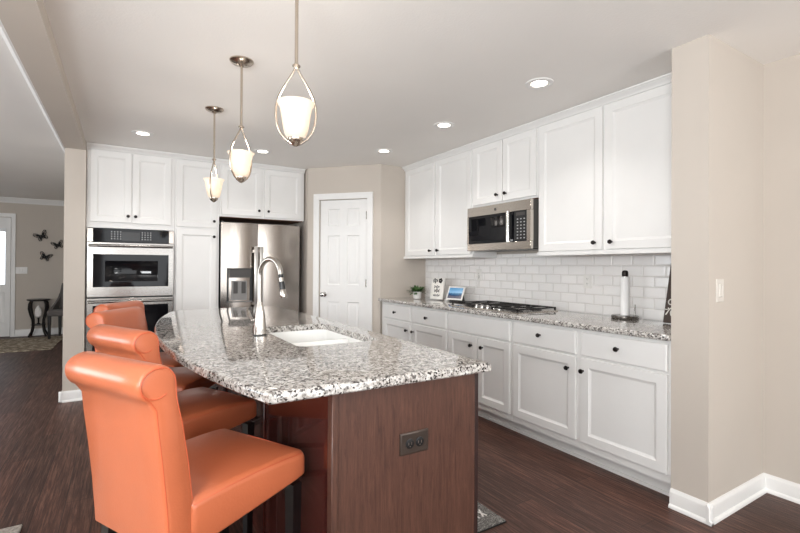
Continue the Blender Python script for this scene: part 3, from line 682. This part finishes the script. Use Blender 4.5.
# ---------------------------------------------------------------- cooktop
ck = thing('gas_cooktop', 'stainless gas cooktop with black grates on the right counter', 'cooktop', (2.78, 2.83, .909)); org = ck.location.copy()
CY0, CY1, CX0, CX1 = 2.44, 3.27, 2.555, 3.02
mb = MB(); mb.rings((Vector((CX0, CY0, .9091)), X, Y, Z), CX1-CX0, CY1-CY0, [(0, 0), (0, .004), (.006, .008), (.012, .006), (.014, .006)]); mb.build('pan', M['steely'], ck, org)
bpos = [(2.68, 2.57), (2.90, 2.57), (2.82, 2.83), (2.68, 3.13), (2.90, 3.13)]
for bx, by in bpos:
    mb = MB(); mb.lathe([(.055, .915), (.052, .919), (.034, .921), (.034, .927), (.03, .929), (.005, .929)], (bx, by, 0), 20); mb.build('burner', M['iron'], ck, org)
for gy0, gy1 in ((CY0+.012, CY0+.30), (CY0+.31, CY1-.31), (CY1-.30, CY1-.012)):
    mb = MB(); x0 = CX0+(.012 if not (gy0 > 2.6 and gy1 < 3.1) else .11); x1 = CX1-.012; zt, zb = .944, .934; b_ = .006
    for y in (gy0+b_, gy1-b_): mb.box((x0, y-b_, zb), (x1, y+b_, zt))
    for x in (x0+b_, x1-b_, (x0+x1)/2): mb.box((x-b_, gy0, zb), (x+b_, gy1, zt))
    mb.box((x0, (gy0+gy1)/2-b_, zb), (x1, (gy0+gy1)/2+b_, zt))
    for x in (x0+b_, x1-b_):
        for y in (gy0+b_, gy1-b_): mb.box((x-b_, y-b_, .915), (x+b_, y+b_, zb))
    mb.build('grate', M['iron'], ck, org)
for k in range(5):
    mb = MB(); mb.lathe([(.021, .915), (.021, .919), (.016, .921), (.0145, .942), (.013, .944), (.002, .944)], (CX0+.055, 2.69+k*.07, 0), 16); mb.build('control_knob', M['chrome'], ck, org)

# ---------------------------------------------------------------- counter objects
# potted plant
pl = thing('potted_plant', 'small leafy green plant in a white pot on the counter', 'plant', (2.79, 4.165, .909)); org = pl.location.copy()
mb = MB(); mb.lathe([(.036, .9095), (.042, .915), (.05, .985), (.05, .99), (.046, .99), (.044, .975), (.003, .973)], (2.79, 4.165, 0), 24); pot = mb.build('pot', M['pot'], pl, org)
mb = MB(); mb.lathe([(.043, .972), (.04, .978), (.003, .981)], (2.79, 4.165, 0), 20); mb.build('soil', M['soil'], pl, org)
mb = MB()
for k in range(130):
    az = random.uniform(0, 2*math.pi); ln = random.uniform(.1, .17); el = random.uniform(.15, 1.05)
    d = Vector((math.cos(az)*math.cos(el), math.sin(az)*math.cos(el), math.sin(el))); sd = Vector((-math.sin(az), math.cos(az), 0))
    p0 = Vector((2.79, 4.165, .978))+Vector((math.cos(az), math.sin(az), 0))*random.uniform(0, .03); wd = random.uniform(.007, .013)
    L_, Rr = [], []
    for j in range(5):
        u = j/4; c = p0+d*(ln*u)-Z*(ln*.35*u*u); ww = wd*math.sin(math.pi*(.12+.86*u)); L_.append(c+sd*ww); Rr.append(c-sd*ww+Z*.0005)
    a = [mb.bm.verts.new(q) for q in L_]; b = [mb.bm.verts.new(q) for q in Rr]
    for j in range(4): mb.bm.faces.new((a[j], a[j+1], b[j+1], b[j]))
mb.build('foliage', M['leaf'], pl, org)
# white script sign leaning on the tile
sg = thing('script_sign', 'small white sign with black handwriting beside the potted plant', 'sign', (2.925, 3.985, .909), R(10)); 
TH = R(10)
sU, sV, sW = Y, Vector((math.sin(TH), 0, math.cos(TH))), Vector((-math.cos(TH), 0, math.sin(TH)))
so = Vector((0, -.093, .003))
mb = MB(); mb.rings((so, sU, sV, sW), .186, .235, [(0, 0), (0, .009), (.001, .010), (.002, .010)]); mb.build('board', M['chalk'], sg)
mb = MB()
def scribble(mb, fr, u0, u1, v, amp, cyc, r, seed):
    rnd = random.Random(seed); o, U, V, W = fr; pts = []
    n = cyc*7
    for k in range(n+1):
        t = k/n; ph = 2*math.pi*cyc*t; a = amp*(1+.5*math.sin(ph*.37+seed))
        pts.append(o+U*(u0+(u1-u0)*t+.35*(u1-u0)/cyc*math.sin(ph))+V*(v+a*math.cos(ph))+W*.0107)
    mb.tube(pts, r, 5)
fs = (so, -sU, sV, sW); fs = (so+sU*.17, -sU, sV, sW)
scribble(mb, fs, .03, .11, .135, .011, 5, .0026, 1); scribble(mb, fs, .035, .115, .09, .014, 5, .003, 2); scribble(mb, fs, .025, .125, .04, .009, 7, .0025, 3)
scribble(mb, fs, .065, .085, .113, .006, 2, .0014, 4)
mb.build('handwriting', M['ink'], sg)
mb = MB(); scribble(mb, fs, .005, .075, .2, .02, 3, .0045, 5)
for k in range(5):
    c = fs[0]+fs[1]*(.115+.017*math.cos(k*1.257))+fs[2]*(.205+.017*math.sin(k*1.257)); mb.lathe([(.013, .010), (.013, .0118), (.003, .012)], c, 10, (sU, sV, sW))
mb.build('flower_emblem', M['ink'], sg)
# small white puck
mb = MB(); mb.lathe([(.03, 0), (.032, .004), (.03, .012), (.003, .013)], (0, 0, 0), 20); o = mb.build('charging_puck', M['plate']); o.location = (2.93, 3.8, .9092); tag(o, 'small flat white disc on the counter between sign and tablet', 'charger')
# tablet / smart display
tb = thing('tablet_display', 'small tilted display showing a blue landscape on the counter', 'tablet', (2.955, 3.685, .909), R(14))
TH = R(24); sV, sW = Vector((math.sin(TH), 0, math.cos(TH))), Vector((-math.cos(TH), 0, math.sin(TH)))
so = Vector((-.03, -.105, .012))
mb = MB(); mb.rings((so, Y, sV, sW), .21, .15, [(.004, 0), (0, .003), (0, .009), (.003, .011), (.004, .011)]); mb.build('bezel', M['plate'], tb)
mb = MB(); mb.rings((so+Y*.017+sV*.016, Y, sV, sW), .176, .118, [(0, .0105), (0, .0116), (.001, .0116)]); mb.build('screen', M['screen'], tb)
mb = MB(); mb.prism([(-.02, -.07, .0005), (.06, -.07, .0005), (.035, -.07, .08), (.0, -.07, .05)], (0, .14, 0)); mb.build('stand', M['black'], tb)
Ti = (Matrix.Translation(tb.location) @ Matrix.Rotation(R(14), 4, 'Z')).inverted()
pts = [Ti @ Vector(q) for q in ((3.0, 3.655, .93), (3.05, 3.60, .935), (3.085, 3.55, 1.0), (3.09, 3.53, 1.06), (3.088, 3.515, 1.12), (3.088, 3.51, 1.16))]
mb = MB(); mb.tube(pts, .0035, 8); cb = mb.build('power_cord', M['cable'], tb)
mb = MB(); c = Ti @ Vector((3.1, 3.51, 1.168)); mb.lathe([(.014, -.009), (.015, 0), (.014, .009)], c, 12, 'X'); mb.build('plug', M['plate'], cb)
# paper towel holder
pt_ = thing('paper_towel_holder', 'steel paper towel holder on the counter left of the wall end', 'paper towel holder', (2.985, 1.845, .909)); org = pt_.location.copy(); px, py = 2.985, 1.845
mb = MB(); mb.lathe([(.086, .9093), (.088, .912), (.088, .932), (.084, .936), (.004, .937)], (px, py, 0), 36); mb.build('base', M['steelx'], pt_, org)
mb = MB(); mb.lathe([(.008, .935), (.008, 1.206)], (px, py, 0), 20); mb.build('post', M['chrome'], pt_, org)
mb = MB(); mb.lathe([(.004, 1.2055), (.02, 1.206), (.021, 1.212), (.021, 1.232), (.017, 1.246), (.004, 1.25)], (px, py, 0), 20); mb.build('finial', M['knob'], pt_, org)  # dark finish paints in the dark reflection of a chrome top
mb = MB(); q = Vector((px+.055, py-.04, 0)); mb.tube([q+Z*.93, q+Z*1.01], .006, 10); mb.build('tension_arm', M['chrome'], pt_, org)
mb = MB(); mb.lathe([(.011, .9375), (.029, .9375), (.029, 1.2), (.011, 1.2)], (px, py, 0), 28); o = mb.build('paper_towel_roll', M['paper'], None, (px, py, .9375)); tag(o, 'thin white paper towel roll on its steel holder', 'paper towel')
# dark letter sign beside the wall end
ds = thing('dark_sign', 'dark brown board with white script leaning beside the wall end', 'sign', (3.0, 1.43, .909))
TH = R(14); sV, sW = Vector((math.sin(TH), 0, math.cos(TH))), Vector((-math.cos(TH), 0, math.sin(TH))); so = Vector((-.02, -.125, .004))
mb = MB(); mb.rings((so, Y, sV, sW), .27, .395, [(0, 0), (0, .014), (.002, .016), (.003, .016)]); mb.build('board', M['board'], ds)
fs = (so+Y*.27, -Y, sV, sW)
def lt(mb, fr, u, v, pts, r=.004):
    o, U, V, W = fr; mb.tube([o+U*(u-.022+a)+V*(v+b)+W*.017 for a, b in pts], r, 6)
mb = MB()
ell = lambda a, b, n=12: [(a*math.cos(2*math.pi*k/n), b*math.sin(2*math.pi*k/n)) for k in range(n+1)]
lt(mb, fs, .055, .135, ell(.014, .017)); lt(mb, fs, .055, .1, [(.014, .035), (.012, 0), (0, -.012), (-.012, -.005)]); lt(mb, fs, .095, .14, ell(.013, .015))
lt(mb, fs, .04, .07, [(-.012, .015), (.012, .015), (-.006, -.02)]); lt(mb, fs, .08, .065, ell(.018, .021)); lt(mb, fs, .08, .065, ell(.008, .01)); lt(mb, fs, .125, .07, ell(.016, .02))
lt(mb, fs, .05, .34, ell(.01, .012)); lt(mb, fs, .06, .305, [(-.015, 0), (0, .012), (.012, -.004), (.03, .01)]); lt(mb, fs, .1, .33, [(-.015, 0), (0, .018), (.012, -.012), (.03, .01), (.05, -.01)])
mb.build('lettering', M['chalk'], ds)

# ---------------------------------------------------------------- bar stools
def bar_stool(label):
    t = thing('bar_stool', label, 'bar stool', (0, 0, 0), 0, 'orange bar stools at the island')
    # seat: loft of rounded sections along x, wider at the front
    mb = MB(); secs = []
    xs = [-.205, -.2, -.19, -.1, 0, .1, .15, .175, .186, .19]
    wid = lambda x: .186+.026*min(max((x+.2)/.4, 0), 1)
    for x in xs:
        u = (x+.2)/.4; zt = .652+.012*math.sin(math.pi*min(max(u*.85+.1, 0), 1)); zb = .525+.048*min(max(u, 0), 1)**1.15
        k = {-.205: .93, -.2: .985, .175: .985, .186: .955, .19: .9}.get(x, 1); zc = (zt+zb)/2; hy = wid(x)*(1-.03*(1-k)/.1); hz = (zt-zb)/2*k
        ring = []; rc = .022
        for cy, cz, a in ((hy-rc, hz-rc, 0), (-hy+rc, hz-rc, 90), (-hy+rc, -hz+rc*.6, 180), (hy-rc, -hz+rc*.6, 270)):
            for j in range(5):
                th = R(a+90*j/4); rz = rc if cz > 0 else rc*.6
                yy = cy+rc*math.cos(th); dome = .010*(1-(yy/hy)**2) if cz > 0 else 0
                ring.append((x, yy, zc+cz+rz*math.sin(th)+dome))
        secs.append(ring)
    mb.loops(secs); st_ = mb.build('seat', M['leather'], t, ang=50)
    for s in (-1, 1):
        mb = MB(); mb.tube([(x, s*(wid(x)-.004), z) for x, z in ((-.2, .644), (-.1, .652), (0, .656), (.1, .655), (.175, .65))], .0013, 6); mb.build('seam', M['piping'], st_)
    mb = MB(); mb.tube([(.182, y, .649+.008*(1-(y/.2)**2)) for y in (-.2, -.1, 0, .1, .2)], .0013, 6); mb.build('seam', M['piping'], st_)
    # back with rolled top
    cx, cz, rx, rz = -.295, .976, .05, .046
    prof = [(-.19, .535), (-.196, .66), (-.208, .76), (-.225, .86), (-.241, .93)]
    for k in range(0, 16):
        a = R(4+236*k/15); prof.append((cx+rx*math.cos(a), cz+rz*math.sin(a)))
    prof += [(-.304, .912), (-.298, .855), (-.286, .76), (-.275, .66), (-.268, .57), (-.265, .535), (-.228, .53)]
    mb = MB(); hw = .18
    def ins(k):   # shrink profile for a soft edge
        n = len(prof); out = []
        for i in range(n):
            a = Vector((*prof[i-1],)); b = Vector((*prof[i],)); c = Vector((*prof[(i+1) % n],))
            d = ((b-a).normalized()+(c-b).normalized()); d = d.normalized() if d.length > 1e-6 else (c-b).normalized()
            nn = Vector((-d.y, d.x)); out.append(b+nn*k)
        return out
    def at(k, y): return [(p[0], y, p[1]) for p in ins(k)]
    mb.loops([at(.012, -hw), at(.004, -hw+.003), at(0, -hw+.012), at(0, -hw*.5), at(0, 0), at(0, hw*.5), at(0, hw-.012), at(.004, hw-.003), at(.012, hw)])
    bk = mb.build('backrest', M['leather'], t, ang=60)
    for s in (-1, 1):
        q = [(p[0], s*(hw-.0025), p[1]) for p in ins(.0055)]; mb = MB(); mb.tube(q[1:-2], .0015, 6); mb.build('seam', M['piping'], bk)
        sp = []
        for k in range(17):
            a = R(70+k*15); r_ = (.86-.15*k/17); sp.append((cx-.004+rx*r_*math.cos(a), s*(hw+.0002), cz+rz*r_*math.sin(a)))
        mb = MB(); mb.tube(sp, .0017, 6); mb.build('seam', M['piping'], bk)
    for x0, y0, rake in ((.17, .175, .0), (.17, -.175, 0), (-.225, .155, -.04), (-.225, -.155, -.04)):
        mb = MB(); a, b = .019, .0145
        mb.loops([[(x0+rake-b, y0-b, 0), (x0+rake+b, y0-b, 0), (x0+rake+b, y0+b, 0), (x0+rake-b, y0+b, 0)], [(x0-a, y0-a, .55), (x0+a, y0-a, .55), (x0+a, y0+a, .55), (x0-a, y0+a, .55)]]); mb.build('leg', M['legblack'], t)
    mb = MB(); mb.box((.158, -.16, .20), (.182, .16, .235), .002, 1); mb.build('footrest', M['legblack'], t)
    for s in (-1, 1):
        mb = MB(); mb.prism([(-.23, s*.157-.009, .27), (-.23, s*.157+.009, .27), (.155, s*.174+.009, .27), (.155, s*.174-.009, .27)], (0, 0, .028)); mb.build('stretcher', M['legblack'], t)
    mb = MB(); mb.box((-.25, -.14, .27), (-.232, .14, .298), .002, 1); mb.build('stretcher', M['legblack'], t)
    return t
s1 = bar_stool('nearest orange leather bar stool at the front corner of the island')
s1.location = (.250, 1.524, 0); s1.rotation_euler = (0, 0, R(28))
dup(s1, (.260, 2.19, 0), R(26), 'second nearest orange bar stool along the bowed island edge')
dup(s1, (.218, 2.775, 0), R(-33), 'third orange bar stool, angled toward the viewer along the island')
dup(s1, (.225, 3.32, 0), R(-35), 'farthest orange bar stool, nearest the double oven')

# ---------------------------------------------------------------- pendants and downlights
def pendant(label):
    t = thing('pendant_light', label, 'pendant light', (0, 0, 0), 0, 'glass pendants over the island')
    mb = MB(); mb.lathe([(.066, 0), (.066, -.006), (.055, -.016), (.02, -.024), (.012, -.034), (.003, -.035)], (0, 0, 0), 28); mb.build('canopy', M['nickel'], t)
    mb = MB(); mb.tube([(0, 0, -.03), (0, 0, -.372)], .0068, 12); mb.build('rod', M['nickel'], t)
    mb = MB(); mb.lathe([(.003, -.392), (.009, -.389), (.013, -.380), (.009, -.371), (.003, -.368)], (0, 0, 0), 16); mb.lathe([(.016, -.378), (.016, -.382)], (0, 0, 0), 16); mb.build('joint', M['nickel'], t)
    for s in (-1, 1):
        zs = [-.388, -.41, -.44, -.475, -.51, -.545, -.58, -.615, -.645, -.67, -.688, -.697]
        xs = [.004, .014, .032, .053, .069, .077, .079, .074, .063, .045, .021, .002]
        mb = MB(); mb.tube([(s*x, 0, z) for x, z in zip(xs, zs)], .0046, 10); mb.build('arm', M['nickel'], t)
    mb = MB()
    pr = [(.024, -.674), (.04, -.66), (.048, -.635), (.054, -.60), (.058, -.57), (.064, -.545), (.075, -.528)]
    mb.lathe(pr+[(r-.0035, z+.001) for r, z in pr[::-1]], (0, 0, 0), 32, cap=False); mb.build('glass_shade', M['shade'], t)
    mb = MB(); mb.lathe([(.004, -.70), (.013, -.694), (.027, -.682), (.031, -.668), (.03, -.662), (.003, -.66)], (0, 0, 0), 24); mb.build('cup', M['nickel'], t)
    mb = MB(); mb.lathe([(.003, -.64), (.014, -.63), (.021, -.60), (.024, -.575), (.018, -.553), (.004, -.545)], (0, 0, 0), 16); mb.build('bulb', M['bulb'], t)
    return t
p1 = pendant('nearest and largest-looking glass pendant over the front of the island')
p1.location = (.577, 1.733, CEIL); p1.rotation_euler = (0, 0, R(-22))
dup(p1, (.565, 2.662, CEIL), R(30), 'middle glass pendant hanging over the island')
dup(p1, (.568, 3.588, CEIL), R(62), 'farthest glass pendant, in front of the tall white cabinet')
for i, (x, y) in enumerate(((.577, 1.733), (.565, 2.662), (.568, 3.588))):
    l = bpy.data.lights.new('pendant_glow', 'POINT'); l.energy = 2.2; l.color = (1, .93, .86); l.shadow_soft_size = .03
    o = bpy.data.objects.new('pendant_glow', l); COL.objects.link(o); o.location = (x, y, CEIL-.50)
def downlight(label):
    t = thing('recessed_downlight', label, 'downlight', (0, 0, 0), 0, 'recessed ceiling downlights')
    mb = MB(); mb.lathe([(.088, 0), (.088, -.004), (.072, -.007), (.05, -.003), (.05, 0)], (0, 0, 0), 32, cap=False); mb.build('trim_ring', M['trim'], t)
    mb = MB(); mb.lathe([(.05, -.0004), (.049, -.0028), (.004, -.0032)], (0, 0, 0), 28); mb.build('lens', M['lens'], t)
    return t
spots = [((.133, 4.6), 'recessed ceiling light above the double oven'), ((1.2, 4.645), 'recessed ceiling light in front of the refrigerator cabinet'), ((2.235, 3.955), 'recessed ceiling light nearest the pantry door'), ((2.245, 2.965), 'recessed ceiling light in front of the microwave'), ((2.245, 1.966), 'recessed ceiling light nearest the right wall end')]
dl0 = None
for (x, y), lab in spots:
    if dl0 is None: dl0 = downlight(lab); dl0.location = (x, y, CEIL)
    else: dup(dl0, (x, y, CEIL), 0, lab)
    l = bpy.data.lights.new('downlight_beam', 'SPOT'); l.energy = 24; l.color = (1, .97, .94); l.spot_size = R(125); l.spot_blend = .8; l.shadow_soft_size = .07
    o = bpy.data.objects.new('downlight_beam', l); COL.objects.link(o); o.location = (x, y, CEIL-.015)

# ---------------------------------------------------------------- living room things
# plant-stand table
st = thing('side_table', 'black curved-leg plant stand by the living room wall', 'side table', (-1.28, 10.12, 0)); org = st.location.copy(); cx, cy = -1.28, 10.12
mb = MB(); mb.lathe([(.15, .63), (.165, .64), (.168, .655), (.16, .662), (.003, .663)], (cx, cy, 0), 28); mb.build('table_top', M['legblack'], st, org)
for k in range(4):
    a = R(45+90*k); d = Vector((math.cos(a), math.sin(a), 0)); c0 = Vector((cx, cy, 0))
    prof = [(.135, .63), (.16, .58), (.165, .5), (.14, .4), (.105, .3), (.10, .2), (.12, .1), (.16, .03), (.17, .008)]
    mb = MB(); mb.tube([c0+d*r_+Z*z for r_, z in prof], [.017, .018, .02, .018, .015, .014, .014, .016, .014], 8); mb.build('leg', M['legblack'], st, org)
mb = MB(); mb.lathe([(.003, .2), (.105, .202), (.105, .215), (.003, .217)], (cx, cy, 0), 20); mb.build('shelf', M['legblack'], st, org)
va = thing('glass_lantern', 'pale glass lantern standing on the lower shelf of the plant stand', 'lantern', (cx, cy, .2175)); org = va.location.copy()
mb = MB(); mb.lathe([(.03, .218), (.03, .226), (.012, .24), (.012, .31), (.02, .33), (.004, .332)], (cx, cy, 0), 16); mb.build('foot', M['legblack'], va, org)
mb = MB(); mb.lathe([(.02, .332), (.05, .36), (.056, .42), (.045, .48), (.02, .53), (.004, .55)], (cx, cy, 0), 20); mb.build('globe', M['pot'], va, org)
# grey armchair at the right edge of the living room view
ch = thing('accent_chair', 'grey upholstered chair with black legs behind the stub wall', 'chair', (-.83, 9.72, .011), R(72)); ch.scale = (.86, .86, 1); org = Vector((-.86, 9.78, 0)); cx, cy = -.86, 9.78
mb = MB(); mb.box((cx-.26, cy-.26, .38), (cx+.26, cy+.26, .49), .035, 4); mb.build('seat', M['fabricgrey'], ch, org)
mb = MB()
mb.loops([[(cx+.16, cy+s*.25, .47), (cx+.26, cy+s*.25, .47), (cx+.30, cy+s*.25, .70), (cx+.36, cy+s*.24, .92), (cx+.31, cy+s*.24, .93), (cx+.22, cy+s*.25, .70)] for s in (-1, 1)]); mb.build('backrest', M['fabricgrey'], ch, org)
for s in (-1, 1):
    mb = MB(); mb.prism([(cx-.12, cy+s*.26, .49), (cx+.2, cy+s*.26, .49), (cx+.25, cy+s*.26, .75), (cx+.2, cy+s*.26, .68)], (0, -s*.04, 0)); mb.build('arm', M['fabricgrey'], ch, org)
    for x in (-.22, .2):
        mb = MB(); mb.loops([[(cx+x-.017, cy+s*.22-.017, 0), (cx+x+.017, cy+s*.22-.017, 0), (cx+x+.017, cy+s*.22+.017, 0), (cx+x-.017, cy+s*.22+.017, 0)], [(cx+x-.025, cy+s*.22-.025, .39), (cx+x+.025, cy+s*.22-.025, .39), (cx+x+.025, cy+s*.22+.025, .39), (cx+x-.025, cy+s*.22+.025, .39)]]); mb.build('leg', M['legblack'], ch, org)
# rugs and mat
mb = MB(); mb.prism([(-3.1, 8.5, .0005), (-.905, 8.45, .0005), (-.88, 9.93, .0005), (-3.1, 9.93, .0005)], (0, 0, .010)); o = mb.build('area_rug', M['rugliving'], None, (-2, 9.2, 0)); tag(o, 'mottled brown and cream rug in front of the far living room door', 'rug')
mb = MB(); mb.box((-2.6, .9, .0005), (-.405, 2.80, .016), .006, 2); o = mb.build('shag_rug', M['rugnear'], None, (-1.5, 1.8, 0)); tag(o, 'pale shaggy rug corner at the bottom left of the photo', 'rug')
fm = thing('floor_mat', 'grey speckled floor mat beside the right side of the island', 'mat', (1.42, 2.1, 0)); org = fm.location.copy()
mb = MB(); mb.box((1.2, 1.622, .004), (1.622, 2.5, .012), .002, 1); mb.build('pile', M['mat'], fm, org)
mb = MB(); mb.box((1.197, 1.618, .0003), (1.626, 2.504, .0045)); mb.build('backing', M['rubber'], fm, org)
mb = MB()
for pts in ([(1.49, 1.70), (1.49, 1.76)], [(1.52, 1.70), (1.52, 1.76)], [(1.49, 1.73), (1.52, 1.73)], [(1.545, 1.70), (1.57, 1.76)], [(1.545, 1.76), (1.57, 1.70)], [(1.46, 1.70), (1.43, 1.76)], [(1.43, 1.76), (1.40, 1.70)]):
    mb.tube([(x, y, .0125) for x, y in pts], .005, 6, flat=.3)
mb.build('lettering', M['chalk'], fm, org)
# butterflies on the far wall
def butterfly(label, x, z, s, rot):
    t = thing('butterfly_ornament', label, 'wall ornament', (x, 10.296, z), 0, 'metal butterflies on the living room wall'); t.rotation_euler = (0, rot, 0)
    mb = MB(); mb.lathe([(.002, -.055*s), (.009*s, -.04*s), (.008*s, 0), (.011*s, .03*s), (.004*s, .05*s)], (0, -.012, 0), 10); mb.build('body', M['ink'], t)
    for sx in (-1, 1):
        for nm, pts in (('upper_wing', [(.008, .02), (.05, .085), (.11, .12), (.13, .10), (.115, .05), (.07, .008), (.012, .0)]), ('lower_wing', [(.008, -.002), (.06, 0), (.09, -.03), (.085, -.07), (.055, -.085), (.03, -.05)])):
            mb = MB()
            P3 = [Vector((sx*a*s, -.012-.25*abs(a)*s, b*s)) for a, b in pts]
            c = sum(P3, Vector())/len(P3)
            mb.tube(P3, .0075*s, 6, True)
            for p in P3[1:-1:2]: mb.tube([P3[0], (P3[0]+p)/2, p], .0055*s, 5)
            inner = [c+(p-c)*.62+(P3[0]-c)*.3 for p in P3]
            mb.loops([[p+Y*.001 for p in inner], [p-Y*.001 for p in inner]])
            mb.build(nm, M['ink'], t)
    return t
butterfly('topmost and largest black butterfly on the living room wall', -1.262, 1.775, .78, R(-28))
butterfly('right black butterfly, closest to the stub wall', -1.03, 1.625, .68, R(-18))
butterfly('lowest black butterfly above the plant stand', -1.213, 1.405, .7, R(18))
